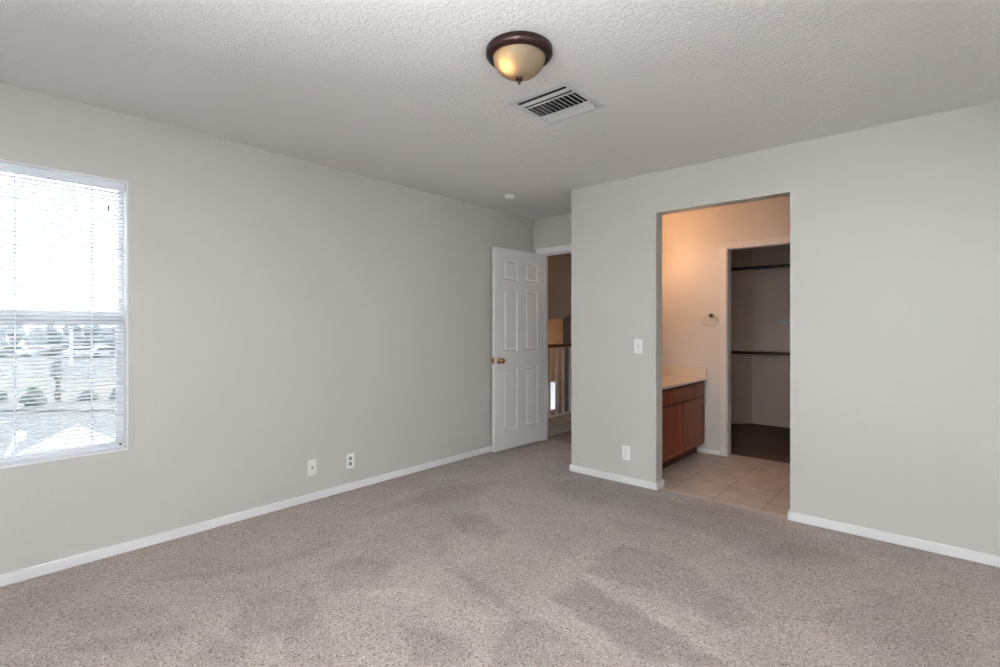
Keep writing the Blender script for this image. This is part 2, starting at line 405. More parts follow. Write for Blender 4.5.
struct('trim_4', bxs((CX0, CX0+0.018, YF-0.002, YFo+0.002, 0, CZ), (CX1-0.018, CX1, YF-0.002, YFo+0.002, 0, CZ), (CX0+0.018, CX1-0.018, YF-0.002, YFo+0.002, CZ-0.018, CZ)), 'trim')
casing('trim_5', CX0+0.018, CX1-0.018, CZ-0.018, YFo, 1)

# ------------------------------------------------------------------ bedroom door, six panels, opened against the left wall
DW, DH, DT = 0.762, 2.015, 0.035
hinge = Vector((-3.287, 4.458)); free = Vector((-3.320, 3.697)); dv = (free-hinge).normalized()
door = bpy.data.objects.new('door_1', None); COL.objects.link(door); door['kind'] = 'structure'
door.location = (hinge.x, hinge.y, 0.02); door.rotation_euler = (0, 0, math.atan2(dv.y, dv.x))
door['label'] = 'white six-panel bedroom door standing open against the left wall'
# local x along the width from the hinge; local +y faces the room (towards +X of the room)
def panel_door(bm, W, Hh, T, cols, rows):
    xs = sorted({0, W, *[v for c_ in cols for v in c_]}); zs = sorted({0, Hh, *[v for r_ in rows for v in r_]})
    for side in (0, 1):
        y = T if side else 0; s = -1 if side else 1
        for i in range(len(xs)-1):
            for k in range(len(zs)-1):
                x0, x1, z0, z1 = xs[i], xs[i+1], zs[k], zs[k+1]
                if (x0, x1) in cols and (z0, z1) in rows:
                    loops = []
                    for ins, dep in ((0, 0), (0.003, 0.006), (0.012, 0.0105), (0.020, 0.0105), (0.030, 0.003), (0.034, 0.002)):
                        loops.append([bm.verts.new((px, y+s*dep, pz)) for px, pz in ((x0+ins, z0+ins), (x1-ins, z0+ins), (x1-ins, z1-ins), (x0+ins, z1-ins))])
                    for A, B in zip(loops, loops[1:]):
                        for q in range(4): bm.faces.new((A[q], A[(q+1) % 4], B[(q+1) % 4], B[q]))
                    bm.faces.new(loops[-1])
                else:
                    bm.faces.new([bm.verts.new(p) for p in ((x0, y, z0), (x1, y, z0), (x1, y, z1), (x0, y, z1))])
    for a, b in (((0, 0), (0, Hh)), ((W, 0), (W, Hh))):
        bm.faces.new([bm.verts.new(p) for p in ((a[0], 0, 0), (a[0], T, 0), (a[0], T, Hh), (a[0], 0, Hh))])
    for z in (0, Hh): bm.faces.new([bm.verts.new(p) for p in ((0, 0, z), (W, 0, z), (W, T, z), (0, T, z))])
    bmesh.ops.remove_doubles(bm, verts=bm.verts[:], dist=1e-5)
bm = bmesh.new()
panel_door(bm, DW, DH, DT, [(0.100, 0.305), (0.430, 0.632)], [(0.19, 0.815), (0.985, 1.60), (1.70, 1.905)])
for v in bm.verts: v.co.y -= DT
slab = obj('door_slab', bm, 'door', door)
def knob(parent, x, z, y, s):
    k = bmesh.new()
    mtx = Matrix.Translation((x, y, z)) @ Matrix.Rotation(R(-90*s), 4, 'X')
    lathe(k, [(0.0, 0.0), (0.032, 0.0), (0.033, 0.003), (0.026, 0.007), (0.013, 0.009), (0.0115, 0.024), (0.016, 0.030), (0.0255, 0.038), (0.028, 0.048), (0.0255, 0.057), (0.016, 0.063), (0.0, 0.065)], 32, mtx)
    o = obj('door_knob', k, 'brass', parent, smooth=True); o['label'] = 'polished brass door knob'; return o
knob(door, DW-0.062, 0.895, 0.0, 1); knob(door, DW-0.062, 0.895, -DT, -1)
obj('latch_plate', bxs((DW, DW+0.0015, -DT/2-0.012, -DT/2+0.012, 0.865, 0.925), (DW, DW+0.010, -DT/2-0.006, -DT/2+0.006, 0.885, 0.905)), 'brass', door)

# ------------------------------------------------------------------ left window: vinyl single-hung window set in the wall
y0, y1, z0, z1 = WIN['y0'], WIN['y1'], WIN['z0'], WIN['z1']
def frame_x(bm, x0, x1, a0, a1, b0, b1, wd):
    """rectangular ring in the y-z plane"""
    box(bm, x0, x1, a0, a1, b0, b0+wd); box(bm, x0, x1, a0, a1, b1-wd, b1)
    box(bm, x0, x1, a0, a0+wd, b0+wd, b1-wd); box(bm, x0, x1, a1-wd, a1, b0+wd, b1-wd)
def frame_y(bm, y0_, y1_, a0, a1, b0, b1, wd):
    box(bm, a0, a1, y0_, y1_, b0, b0+wd); box(bm, a0, a1, y0_, y1_, b1-wd, b1)
    box(bm, a0, a0+wd, y0_, y1_, b0+wd, b1-wd); box(bm, a1-wd, a1, y0_, y1_, b0+wd, b1-wd)
win = bpy.data.objects.new('window_1', None); COL.objects.link(win); win['kind'] = 'structure'
bm = bmesh.new(); frame_x(bm, -3.575, -3.476, y0, y1, z0, z1, 0.010); obj('window_frame', bm, 'vinyl', win, bevel=0.003)
bm = bmesh.new(); frame_x(bm, -3.535, -3.508, y0+0.01, y1-0.01, 1.305, z1-0.01, 0.018); box(bm, -3.535, -3.508, y0+0.028, y1-0.028, 1.323, 1.345); obj('upper_sash', bm, 'vinyl', win, bevel=0.003)
obj('upper_pane', bxs((-3.524, -3.520, y0+0.028, y1-0.028, 1.345, z1-0.028)), 'glass', win)
bm = bmesh.new(); frame_x(bm, -3.503, -3.478, y0+0.01, y1-0.01, z0+0.01, 1.305, 0.036); obj('lower_sash', bm, 'vinyl', win, bevel=0.003)
obj('lower_pane', bxs((-3.493, -3.489, y0+0.046, y1-0.046, z0+0.046, 1.269)), 'glass', win)
bm = bmesh.new(); v = [bm.verts.new(p) for p in ((-3.572, y0+0.01, z0+0.01), (-3.572, y1-0.01, z0+0.01), (-3.572, y1-0.01, 1.31), (-3.572, y0+0.01, 1.31))]; bm.faces.new(v)
obj('insect_screen', bm, 'screen', win)
# white reveal lining and thin sill
bm = bmesh.new(); frame_x(bm, -3.476, XL+0.003, y0, y1, z0, z1, 0.009); obj('reveal', bm, 'trim', win, bevel=0.002)

# mini blind hung inside the reveal
bl = thing('window_blind', 'white mini blind with its slats open, hanging in the left-hand window', 'blind', (-3.457, (y0+y1)/2, z1-0.01))
cx, cyy, cz = bl.location
HWB = (y1-y0)/2-0.013
obj('headrail', bxs((-0.016, 0.017, -HWB, HWB, -0.042, 0.0)), 'slat', bl, bevel=0.002)
bm = bmesh.new(); z = -0.060; tilt = R(20); zb = z0+0.028-cz
k = 0
while z > zb+0.018:
    prof = []
    for q in range(5):
        u = (q/4-0.5)*0.025; zz = 0.0016*(1-(2*q/4-1)**2)
        prof.append((u*math.cos(tilt)-zz*math.sin(tilt), z+u*math.sin(tilt)+zz))
    A = [bm.verts.new((p[0], -HWB+0.002, p[1])) for p in prof]; B = [bm.verts.new((p[0], HWB-0.002, p[1])) for p in prof]
    A2 = [bm.verts.new((p[0], -HWB+0.002, p[1]-0.0004)) for p in prof]; B2 = [bm.verts.new((p[0], HWB-0.002, p[1]-0.0004)) for p in prof]
    for q in range(4): bm.faces.new((A[q], B[q], B[q+1], A[q+1])); bm.faces.new((A2[q], A2[q+1], B2[q+1], B2[q]))
    z -= 0.0208; k += 1
obj('slats', bm, 'slat', bl, smooth=True)
obj('bottom_rail', bxs((-0.012, 0.013, -HWB, HWB, zb-0.012, zb+0.004)), 'slat', bl, bevel=0.002)
for yy in (-0.30, 0.0, 0.30):
    bm = bmesh.new()
    for xx in (-0.0135, 0.0135): box(bm, xx-0.0006, xx+0.0006, yy-0.002, yy+0.002, zb, -0.042)
    obj('ladder_cord', bm, 'slat', bl)
bm = bmesh.new(); tube(bm, [(0.016, 0.37, -0.042), (0.016, 0.37, -0.135)], 0.0008, 6); obj('lift_cord', bm, 'slat', bl)
bm = bmesh.new(); lathe(bm, [(0.0, 0.0), (0.0035, -0.001), (0.004, -0.012), (0.0065, -0.026), (0.006, -0.030), (0.0, -0.031)], 12, Matrix.Translation((0.016, 0.37, -0.133)))
o = obj('cord_tassel', bm, 'grey', bl, smooth=True); o['label'] = 'small grey cord tassel'
bm = bmesh.new(); lathe(bm, [(0, 0), (0.005, 0), (0.005, 0.008), (0, 0.008)], 12, Matrix.Translation((0.013, HWB-0.022, zb+0.008)) @ Matrix.Rotation(R(90), 4, 'Y'))
o = obj('hold_down_pin', bm, 'black', bl); o['label'] = 'small black hold-down pin'

# unseen windows added behind the camera to light the room
w2 = bpy.data.objects.new('window_added_south', None); COL.objects.link(w2); w2['kind'] = 'structure'
bm = bmesh.new(); frame_y(bm, YS-0.11, YS-0.05, SW[0], SW[1], SW[2], SW[3], 0.04); box(bm, -0.57, -0.53, YS-0.11, YS-0.05, SW[2]+0.04, SW[3]-0.04); obj('window_frame', bm, 'vinyl', w2)
obj('pane', bxs((SW[0]+0.04, SW[1]-0.04, YS-0.085, YS-0.081, SW[2]+0.04, SW[3]-0.04)), 'glass', w2)
w3 = bpy.data.objects.new('window_added_east', None); COL.objects.link(w3); w3['kind'] = 'structure'
bm = bmesh.new(); frame_x(bm, XR+0.05, XR+0.11, EW[0], EW[1], EW[2], EW[3], 0.04); box(bm, XR+0.05, XR+0.11, 0.38, 0.42, EW[2]+0.04, EW[3]-0.04); obj('window_frame', bm, 'vinyl', w3)
obj('pane', bxs((XR+0.081, XR+0.085, EW[0]+0.04, EW[1]-0.04, EW[2]+0.04, EW[3]-0.04)), 'glass', w3)

# added fill, out of view: uplighter standing in for a flash bounced off the ceiling
fp = thing('added_uplighter', 'white uplighter added out of view behind the camera as fill light', 'fill light', (-0.26, -0.30, 0))
bm = bmesh.new(); lathe(bm, [(0, 0), (0.13, 0), (0.13, 0.012), (0.03, 0.025), (0.012, 0.03), (0.012, 1.66), (0.03, 1.68), (0, 1.68)], 32); obj('base', bm, 'white', fp, smooth=False)
bm = bmesh.new(); lathe(bm, [(0.0, 1.67), (0.06, 1.675), (0.12, 1.70), (0.16, 1.75), (0.155, 1.752), (0.115, 1.705), (0.055, 1.682), (0.0, 1.679)], 40, caps=False); obj('bowl_shade', bm, 'white', fp, smooth=True)
ld = bpy.data.lights.new('added_uplighter_light', 'AREA'); ld.shape = 'DISK'; ld.size = 0.22; ld.energy = 170; ld.color = (0.94, 0.97, 1.0); ld.spread = R(150)
lo = bpy.data.objects.new('added_uplighter_light', ld); COL.objects.link(lo); lo.location = (-0.26, -0.30, 1.742); lo.rotation_euler = (R(180), 0, 0)

# ------------------------------------------------------------------ ceiling light
cl = thing('ceiling_light', 'flush ceiling light with bronze rim and glowing amber frosted glass dome', 'ceiling light', (-1.362, 1.672, H))
bm = bmesh.new()
lathe(bm, [(0.0, 0.0), (0.128, 0.0), (0.136, -0.004), (0.141, -0.010), (0.138, -0.016), (0.141, -0.021), (0.142, -0.029), (0.137, -0.038), (0.126, -0.044), (0.116, -0.046), (0.1115, -0.042), (0.1115, -0.034), (0.0, -0.034)], 64)
obj('rim', bm, 'bronze', cl, smooth=True)
bm = bmesh.new(); Rd, dd = 0.111, 0.088
outer = [(Rd*math.cos(t)**0.95, -0.039-dd*math.sin(t)) for t in [R(a) for a in range(0, 85, 6)]]+[(0.0, -0.039-dd)]
inner = [(max(0, (r_-0.004)), z_+0.004) for r_, z_ in outer[:-1]]+[(0.0, -0.039-dd+0.004)]
lathe(bm, outer+inner[::-1], 64, caps=False)
obj('glass_dome', bm, 'amber', cl, smooth=True)
bm = bmesh.new(); lathe(bm, [(0.0, 0.004), (0.012, 0.004), (0.0165, -0.002), (0.016, -0.008), (0.009, -0.012), (0.0055, -0.015), (0.0065, -0.020), (0.004, -0.026), (0.0, -0.028)], 24, Matrix.Translation((0, 0, -0.039-dd)))
obj('finial', bm, 'bronze', cl, smooth=True)
def bulb(parent, loc, m, r=0.027):
    b = bmesh.new(); bmesh.ops.create_uvsphere(b, u_segments=20, v_segments=12, radius=r)
    for v in b.verts: v.co = Vector((v.co.x, v.co.y, v.co.z*1.25))+Vector(loc)
    return obj('bulb', b, m, parent, smooth=True)
bulb(cl, (-0.034, -0.030, -0.064), 'bulb_on', 0.021)
bulb(cl, (0.045, 0.036, -0.066), 'white', 0.021)

# ------------------------------------------------------------------ ceiling vent (three-way register)
vx0, vx1, vy0, vy1 = -1.742, -1.374, 2.048, 2.420
vt = thing('ceiling_vent', 'square white metal air vent with slatted louvres beside the ceiling light', 'vent', ((vx0+vx1)/2, (vy0+vy1)/2, H))
hw = (vx1-vx0)/2; hh = (vy1-vy0)/2
bm = bmesh.new(); fw = 0.032
for (a, b, c_, d_) in ((-hw, hw, -hh, -hh+fw), (-hw, hw, hh-fw, hh), (-hw, -hw+fw, -hh+fw, hh-fw), (hw-fw, hw, -hh+fw, hh-fw)):
    box(bm, a, b, c_, d_, -0.004, 0.0)
obj('frame', bm, 'ventw', vt, bevel=0.002)
ix = hw-fw
bm = bmesh.new()
for q_ in ((-ix, ix, -ix-0.002, -ix, 0, 0.11), (-ix, ix, ix, ix+0.002, 0, 0.11), (-ix-0.002, -ix, -ix, ix, 0, 0.11), (ix, ix+0.002, -ix, ix, 0, 0.11), (-ix, ix, -ix, ix, 0.105, 0.11)): box(bm, *q_)
obj('duct', bm, 'dark', vt)
def blade(pts): b_ = bmesh.new(); prism(b_, pts, 'x', -ix, ix); obj('louvre', b_, 'ventw', vt)
blade([(-0.130, -0.001), (-0.106, -0.006), (-0.106, -0.008), (-0.130, -0.003)])
blade([(-0.080, -0.001), (-0.070, -0.003), (-0.070, -0.005), (-0.080, -0.003)])
blade([(0.064, -0.002), (0.098, -0.012), (0.100, -0.010), (0.066, 0.0)])
blade([(0.106, 0.000), (0.142, -0.015), (0.144, -0.013), (0.108, 0.002)])
for k in range(10):
    xx = -ix+0.022+k*(2*ix-0.044)/9
    b_ = bmesh.new(); prism(b_, [(xx-0.005, 0.004), (xx+0.003, -0.007), (xx+0.0075, -0.007), (xx-0.0005, 0.004)], 'y', -0.072, 0.064); obj('slat', b_, 'ventw', vt)

# ------------------------------------------------------------------ smoke detector
sd = thing('smoke_detector', 'small round white smoke detector on the ceiling above the open door', 'smoke detector', (-2.965, 3.505, H))
bm = bmesh.new(); lathe(bm, [(0.0, 0.0), (0.050, 0.0), (0.050, -0.008), (0.0, -0.008)], 40); obj('base', bm, 'white', sd, bevel=0.001)
bm = bmesh.new(); lathe(bm, [(0.0, -0.008), (0.044, -0.008), (0.043, -0.024), (0.036, -0.032), (0.014, -0.036), (0.0, -0.036)], 40); obj('cover', bm, 'white', sd, smooth=True)

# ------------------------------------------------------------------ wall plates
def plate(name, label, cat, loc, rot, m='white', kind='duplex'):
    """local x across the plate, local z up, local -y out of the wall"""
    t_ = thing(name, label, cat, loc, rot)
    bm_ = bmesh.new(); box(bm_, -0.035, 0.035, -0.006, 0, -0.057, 0.057); obj('cover_plate', bm_, m, t_, bevel=0.0035)
    sb = lambda *b: bxs(*b)
    if kind == 'duplex':
        for s in (-0.0205, 0.0205):
            r_ = obj('receptacle', sb((-0.017, 0.017, -0.0085, -0.006, s-0.014, s+0.014)), m, t_, bevel=0.002)
            obj('slot', sb((-0.008, -0.0055, -0.009, -0.0084, s-0.002, s+0.006), (0.0055, 0.008, -0.009, -0.0084, s-0.002, s+0.006), (-0.002, 0.002, -0.009, -0.0084, s-0.010, s-0.006)), 'grey', r_)
        b2 = bmesh.new(); lathe(b2, [(0, 0), (0.003, 0), (0.003, 0.001), (0, 0.001)], 12, Matrix.Translation((0, -0.006, 0)) @ Matrix.Rotation(R(90), 4, 'X')); obj('screw', b2, 'grey', t_)
    if kind == 'dark_duplex':
        for s in (-0.0205, 0.0205):
            obj('receptacle', sb((-0.012, 0.012, -0.0085, -0.006, s-0.013, s+0.013)), 'grey', t_, bevel=0.002)['label'] = 'dark grey socket insert'
    if kind == 'coax':
        b2 = bmesh.new(); lathe(b2, [(0, 0), (0.0075, 0), (0.0075, 0.004), (0.005, 0.005), (0.005, 0.011), (0, 0.011)], 16, Matrix.Translation((0, -0.006, 0)) @ Matrix.Rotation(R(90), 4, 'X'))
        obj('connector', b2, 'grey', t_, smooth=False)['label'] = 'round grey cable connector'
        for s in (-0.042, 0.042):
            b2 = bmesh.new(); lathe(b2, [(0, 0), (0.003, 0), (0.003, 0.001), (0, 0.001)], 12, Matrix.Translation((0, -0.006, s)) @ Matrix.Rotation(R(90), 4, 'X')); obj('screw', b2, 'ivory', t_)
    if kind == 'switch':
        obj('toggle_slot', sb((-0.005, 0.005, -0.0075, -0.006, -0.012, 0.012)), 'grey', t_)
        b2 = bmesh.new(); prism(b2, [(-0.006, -0.006), (-0.018, -0.001), (-0.018, 0.007), (-0.006, 0.005)], 'x', -0.0035, 0.0035); obj('toggle', b2, m, t_)
        for s in (-0.030, 0.030):
            b2 = bmesh.new(); lathe(b2, [(0, 0), (0.003, 0), (0.003, 0.001), (0, 0.001)], 12, Matrix.Translation((0, -0.006, s)) @ Matrix.Rotation(R(90), 4, 'X')); obj('screw', b2, 'grey', t_)
    return t_
RW = (0, 0, R(90))
plate('cable_outlet', 'ivory wall plate with one round cable connector, low on the left wall', 'wall outlet', (XL, 1.850, 0.240), RW, 'ivory', 'coax')
plate('wall_outlet', 'white wall plate with two dark sockets, low on the left wall nearer the door', 'wall outlet', (XL, 2.162, 0.224), RW, 'white', 'dark_duplex')
plate('light_switch', 'white light switch plate beside the bathroom opening', 'light switch', (-1.818, YB, 1.100), (0, 0, 0), 'white', 'switch')
plate('wall_outlet', 'plain white power outlet low on the wall beneath the light switch', 'wall outlet', (-1.922, YB, 0.243), (0, 0, 0), 'white', 'duplex')

# ------------------------------------------------------------------ bathroom
VX = -1.796
van = thing('bathroom_vanity', 'cherry wood vanity cabinet beneath the cream countertop in the bathroom', 'cabinet', (XCi+0.004, YBo+0.01, 0.002))
ox, oy, oz = van.location
def vb(*bs): return bxs(*[(a-ox, b-ox, c_-oy, d_-oy, e-oz, f-oz) for a, b, c_, d_, e, f in bs])
VY0, VY1 = YBo+0.01, YF-0.012
obj('carcass', vb((ox, VX-0.020, VY0, VY1, 0.10, 0.722)), 'cherry', van)
obj('face_frame', vb((VX-0.020, VX-0.002, VY0, VY1, 0.69, 0.722), (VX-0.020, VX-0.002, VY0, VY1, 0.10, 0.125), (VX-0.020, VX-0.002, VY0, VY1, 0.560, 0.585),
                     (VX-0.020, VX-0.002, VY1-0.045, VY1, 0.10, 0.722), (VX-0.020, VX-0.002, VY0, VY0+0.1, 0.10, 0.722), (VX-0.020, VX-0.002, 4.50, 4.54, 0.10, 0.722)), 'cherry_shade', van)
obj('toe_kick', vb((VX-0.090, VX-0.075, VY0, VY1, 0.002, 0.10)), 'cherry_shade', van)['label'] = 'recessed toe kick with its shade put into the colour'
def vdoor(a, b, z0_, z1_, name, panel=True):
    """flat front with an applied frame"""
    x0_ = VX-0.002; bm_ = bmesh.new(); t_ = 0.018
    if panel:
        fwid = 0.045
        for q in ((a, b, z0_, z0_+fwid), (a, b, z1_-fwid, z1_), (a, a+fwid, z0_+fwid, z1_-fwid), (b-fwid, b, z0_+fwid, z1_-fwid)):
            box(bm_, x0_-ox, x0_+t_-ox, q[0]-oy, q[1]-oy, q[2]-oz, q[3]-oz)
        box(bm_, x0_-ox, x0_+0.011-ox, a+fwid-oy, b-fwid-oy, z0_+fwid-oz, z1_-fwid-oz)
    else: box(bm_, x0_-ox, x0_+t_-ox, a-oy, b-oy, z0_-oz, z1_-oz)
    return obj(name, bm_, 'cherry' if panel else 'cherry_h', van, bevel=0.002)
vdoor(4.000, 4.510, 0.115, 0.566, 'door'); vdoor(4.528, 5.066, 0.115, 0.566, 'door')
vdoor(3.95, 4.245, 0.582, 0.700, 'drawer', False); vdoor(4.262, 4.800, 0.582, 0.700, 'false_front', False); vdoor(4.828, 5.066, 0.582, 0.700, 'drawer', False)
ct = thing('vanity_countertop', 'cream countertop with low splash on top of the cherry vanity', 'countertop', (XCi+0.004, YBo+0.01, 0.724))
ox, oy, oz = ct.location
obj('top', vb((ox, VX+0.024, VY0, YF-0.001, 0.724, 0.750)), 'counter', ct, bevel=0.006)
obj('side_splash', vb((ox+0.016, VX+0.020, YF-0.020, YF-0.001, 0.750, 0.846)), 'counter', ct, bevel=0.004)
obj('back_splash', vb((ox, ox+0.016, VY0, YF-0.001, 0.750, 0.846)), 'counter', ct, bevel=0.004)

# vanity light bar on the wall over the counter (hidden from here by the opening's edge)
vl = thing('vanity_light', 'vanity light bar with round warm bulbs on the bathroom wall', 'wall light', (XCi+0.004, 4.45, 2.02))
obj('backplate', bxs((0, 0.03, -0.32, 0.32, -0.05, 0.05)), 'nickel', vl, bevel=0.004)
for yy in (-0.24, -0.08, 0.08, 0.24):
    b = bmesh.new(); bmesh.ops.create_uvsphere(b, u_segments=20, v_segments=12, radius=0.045)
    for v in b.verts: v.co += Vector((0.072, yy, 0))
    obj('globe_bulb', b, 'bulb_vanity', vl, smooth=True)

# towel ring
tr_ = thing('towel_ring', 'small metal towel ring on the peach bathroom wall beside the closet doorway', 'towel ring', (-1.735, YF, 1.362))
bm = bmesh.new(); lathe(bm, [(0, 0), (0.020, 0), (0.020, 0.005), (0.010, 0.010), (0.008, 0.035), (0.011, 0.040), (0.009, 0.047), (0, 0.048)], 24, Matrix.Rotation(R(90), 4, 'X'))
obj('mount', bm, 'bronze', tr_, smooth=True)
bm = bmesh.new(); tube(bm, [(0.074*math.cos(t), -0.034, -0.052+0.054*math.sin(t)) for t in [2*math.pi*k/40 for k in range(40)]], 0.0035, 8, close=True)
obj('ring', bm, 'nickel', tr_, smooth=True)

# closet shelves with dark front edges
def shelf(label, z_):
    t_ = thing('closet_shelf', label, 'shelf', (-1.0, 6.88, z_))
    bm_ = bmesh.new(); prism(bm_, [(-1.155, -0.13), (1.79, -0.13), (1.79, 0.148), (-0.873, 0.148)], 'z', -0.019, 0)
    obj('board', bm_, 'trim', t_)
    obj('front_edge', bxs((-1.185, 1.79, -0.150, -0.13, -0.036, 0.0)), 'darkwood', t_, bevel=0.002)['label'] = 'dark brown front edge'
shelf('upper dark-edged shelf high on the back wall of the walk-in closet', 1.992)
shelf('lower dark-edged shelf at waist height on the back wall of the walk-in closet', 0.946)
tag(obj('wall_plate', bxs((-0.061, 0.061, -0.018, 0, -0.024, 0.024)), 'trim', loc=(-1.522, 7.03, 1.308), bevel=0.004), 'small white rectangular plate on the closet wall between the two shelves', 'plate')

# ------------------------------------------------------------------ hall and stairwell beyond the bedroom door
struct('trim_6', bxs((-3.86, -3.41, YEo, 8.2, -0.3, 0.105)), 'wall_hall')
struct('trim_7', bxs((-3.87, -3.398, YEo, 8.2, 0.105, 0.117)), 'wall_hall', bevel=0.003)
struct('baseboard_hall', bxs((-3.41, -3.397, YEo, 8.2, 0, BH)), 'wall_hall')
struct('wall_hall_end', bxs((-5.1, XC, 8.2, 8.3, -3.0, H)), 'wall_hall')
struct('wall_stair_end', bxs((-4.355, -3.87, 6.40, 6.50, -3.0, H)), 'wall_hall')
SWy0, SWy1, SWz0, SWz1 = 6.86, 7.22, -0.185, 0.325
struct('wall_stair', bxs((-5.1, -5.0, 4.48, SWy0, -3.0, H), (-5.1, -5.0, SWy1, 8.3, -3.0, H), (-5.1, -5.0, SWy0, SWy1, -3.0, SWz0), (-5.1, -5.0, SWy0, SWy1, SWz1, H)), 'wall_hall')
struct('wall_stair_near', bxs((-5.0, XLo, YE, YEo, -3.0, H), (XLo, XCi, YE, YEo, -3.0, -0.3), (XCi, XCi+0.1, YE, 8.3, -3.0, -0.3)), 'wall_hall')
struct('ceiling_hall', bxs((-5.1, XLo, YE, 8.3, H, H+0.12)), 'ceil')
bm = bmesh.new(); prism(bm, [(YEo, 1.345), (6.03, 1.36), (6.255, 1.426), (6.40, 1.468), (6.40, H), (YEo, H)], 'x', -4.20, -4.10)
struct('beam', bm, 'wall_hall')
w4 = bpy.data.objects.new('window_4', None); COL.objects.link(w4); w4['kind'] = 'structure'
bm = bmesh.new(); frame_x(bm, -5.09, -5.02, SWy0, SWy1, SWz0, SWz1, 0.018); obj('window_frame', bm, 'vinyl', w4)
m = M['frost'] = mat('frosted_pane', (0.9, 0.92, 0.94), 0.5)
tt = N(m, 'ShaderNodeBsdfTranslucent'); tt.inputs[0].default_value = (0.95, 0.97, 1, 1); xx = N(m, 'ShaderNodeMixShader'); xx.inputs[0].default_value = 0.45
L(m, P(m).outputs[0], xx.inputs[1]); L(m, tt.outputs[0], xx.inputs[2]); L(m, xx.outputs[0], m.node_tree.nodes['Material Output'].inputs['Surface'])
obj('pane', bxs((-5.06, -5.056, SWy0+0.018, SWy1-0.018, SWz0+0.018, SWz1-0.018)), 'frost', w4)
struct('floor_downstairs', bxs((-5.0, XCi, 4.58, 8.2, -3.0, -2.9)), 'carpet2')
# railing
rl = thing('stair_railing', 'white balusters under a dark wooden handrail beside the stairwell', 'railing', (-3.72, 4.60, 0.117))
bm = bmesh.new()
prism(bm, [(-0.030, 0.872), (0.030, 0.872), (0.034, 0.882), (0.028, 0.902), (0.012, 0.911), (-0.012, 0.911), (-0.028, 0.902), (-0.034, 0.882)], 'y', 0.0, 2.75)
obj('handrail', bm, 'rail', rl)
obj('shoe_rail', bxs((-0.028, 0.028, 0.0, 2.75, 0, 0.012)), 'trim', rl, bevel=0.003)
yb = 5.162-4.60
k = -3
while yb+k*0.1535 < 2.7:
    y_ = yb+k*0.1535; k += 1
    if y_ < 0.03: continue
    b = bmesh.new(); box(b, -0.012, 0.012, y_-0.012, y_+0.012, 0.012, 0.874)
    obj('baluster', b, 'trim', rl, bevel=0.001)
# ceiling lamps of the hall and the stairwell
hl = thing('hall_light', 'warm round light on the hall ceiling beyond the bedroom door', 'ceiling light', (-2.95, 5.35, H))
bm = bmesh.new(); lathe(bm, [(0, 0), (0.10, 0), (0.10, -0.02), (0.09, -0.025), (0, -0.025)], 32); obj('base', bm, 'bronze', hl)
b = bmesh.new(); bmesh.ops.create_uvsphere(b, u_segments=24, v_segments=12, radius=0.075)
for v in b.verts: v.co.z = v.co.z*0.7-0.07
obj('globe', b, 'bulb_hall', hl, smooth=True)
sl = thing('stair_light', 'warm wall lamp low in the stairwell', 'wall light', (-4.15, 6.50, 1.05), (0, 0, R(180)))
obj('backplate', bxs((-0.05, 0.05, -0.02, 0, -0.08, 0.08)), 'bronze', sl)
b = bmesh.new(); bmesh.ops.create_uvsphere(b, u_segments=24, v_segments=12, radius=0.07)
for v in b.verts: v.co.y -= 0.09
obj('globe', b, 'bulb_stair', sl, smooth=True)

# ------------------------------------------------------------------ outdoors, seen through the left window
GZ = -2.95
def outp(px, py, z=GZ):
    p = unproj_z(px, py, z); return p
def unproj_z(px, py, z):
    r = (px-500)/507; D = (r*CT-SN, r*SN+CT, -(py-325.9)/507); t = (z-1.26)/D[2]
    return Vector((D[0]*t, D[1]*t, z))
m = M['asphalt'] = mat('pale_asphalt', (0.30, 0.29, 0.30), 0.9)
n = N(m, 'ShaderNodeTexNoise', i_Scale=0.35, i_Detail=6.0); L(m, objcoord(m), n.inputs['Vector'])
L(m, ramp(m, n.outputs['Fac'], [(0.35, (0.105, 0.108, 0.122, 1)), (0.65, (0.14, 0.138, 0.145, 1))]), P(m).inputs['Base Color'])
M['sand'] = mat('pale_gravel', (0.17, 0.16, 0.155), 0.95)
M['concrete'] = mat('concrete_kerb', (0.42, 0.41, 0.40), 0.9)
M['foliage'] = mat('shrub_foliage', (0.12, 0.155, 0.145), 0.8)
M['foliage_hazed'] = mat('hazed_tree_foliage', (0.20, 0.22, 0.25), 0.8)  # pale blue-grey: distance haze put into the leaf colour
M['bark'] = mat('bark', (0.14, 0.11, 0.10), 0.9)
M['roof'] = mat('pale_roof', (0.36, 0.355, 0.35), 0.9)
M['stucco'] = mat('pale_stucco', (0.45, 0.42, 0.38), 0.9)
M['carw'] = mat('white_car_paint', (0.6, 0.62, 0.65), 0.3)
M['carg'] = mat('grey_car_paint', (0.12, 0.13, 0.15), 0.3)
M['carglass'] = mat('car_window', (0.03, 0.035, 0.04), 0.1)
struct('ground', bxs((-160, -5.2, -90, 110, GZ-0.3, GZ)), 'asphalt')
a = outp(-60, 392); b = outp(160, 392)
def strip(name, pts, z0_, z1_, m_):
    bm_ = bmesh.new(); prism(bm_, pts, 'z', z0_, z1_); return struct(name, bm_, m_)
q = [unproj_z(*p, GZ) for p in ((-200, 412), (200, 412), (200, 380), (-200, 380))]
strip('trim_8', [(p.x, p.y) for p in q], GZ-0.02, GZ+0.12, 'sand')
def blobs(bm_, centers, r, sub=2, amp=0.25, sq=1.0):
    for c_ in centers:
        rr = r*random.uniform(0.8, 1.15)
        g = bmesh.ops.create_icosphere(bm_, subdivisions=sub, radius=rr)
        off = random.random()*50
        for v in g['verts']:
            d_ = v.co.normalized(); v.co *= 1+amp*noise.noise(d_*3+Vector((off, 0, 0)))*2; v.co.z *= sq; v.co += Vector(c_)
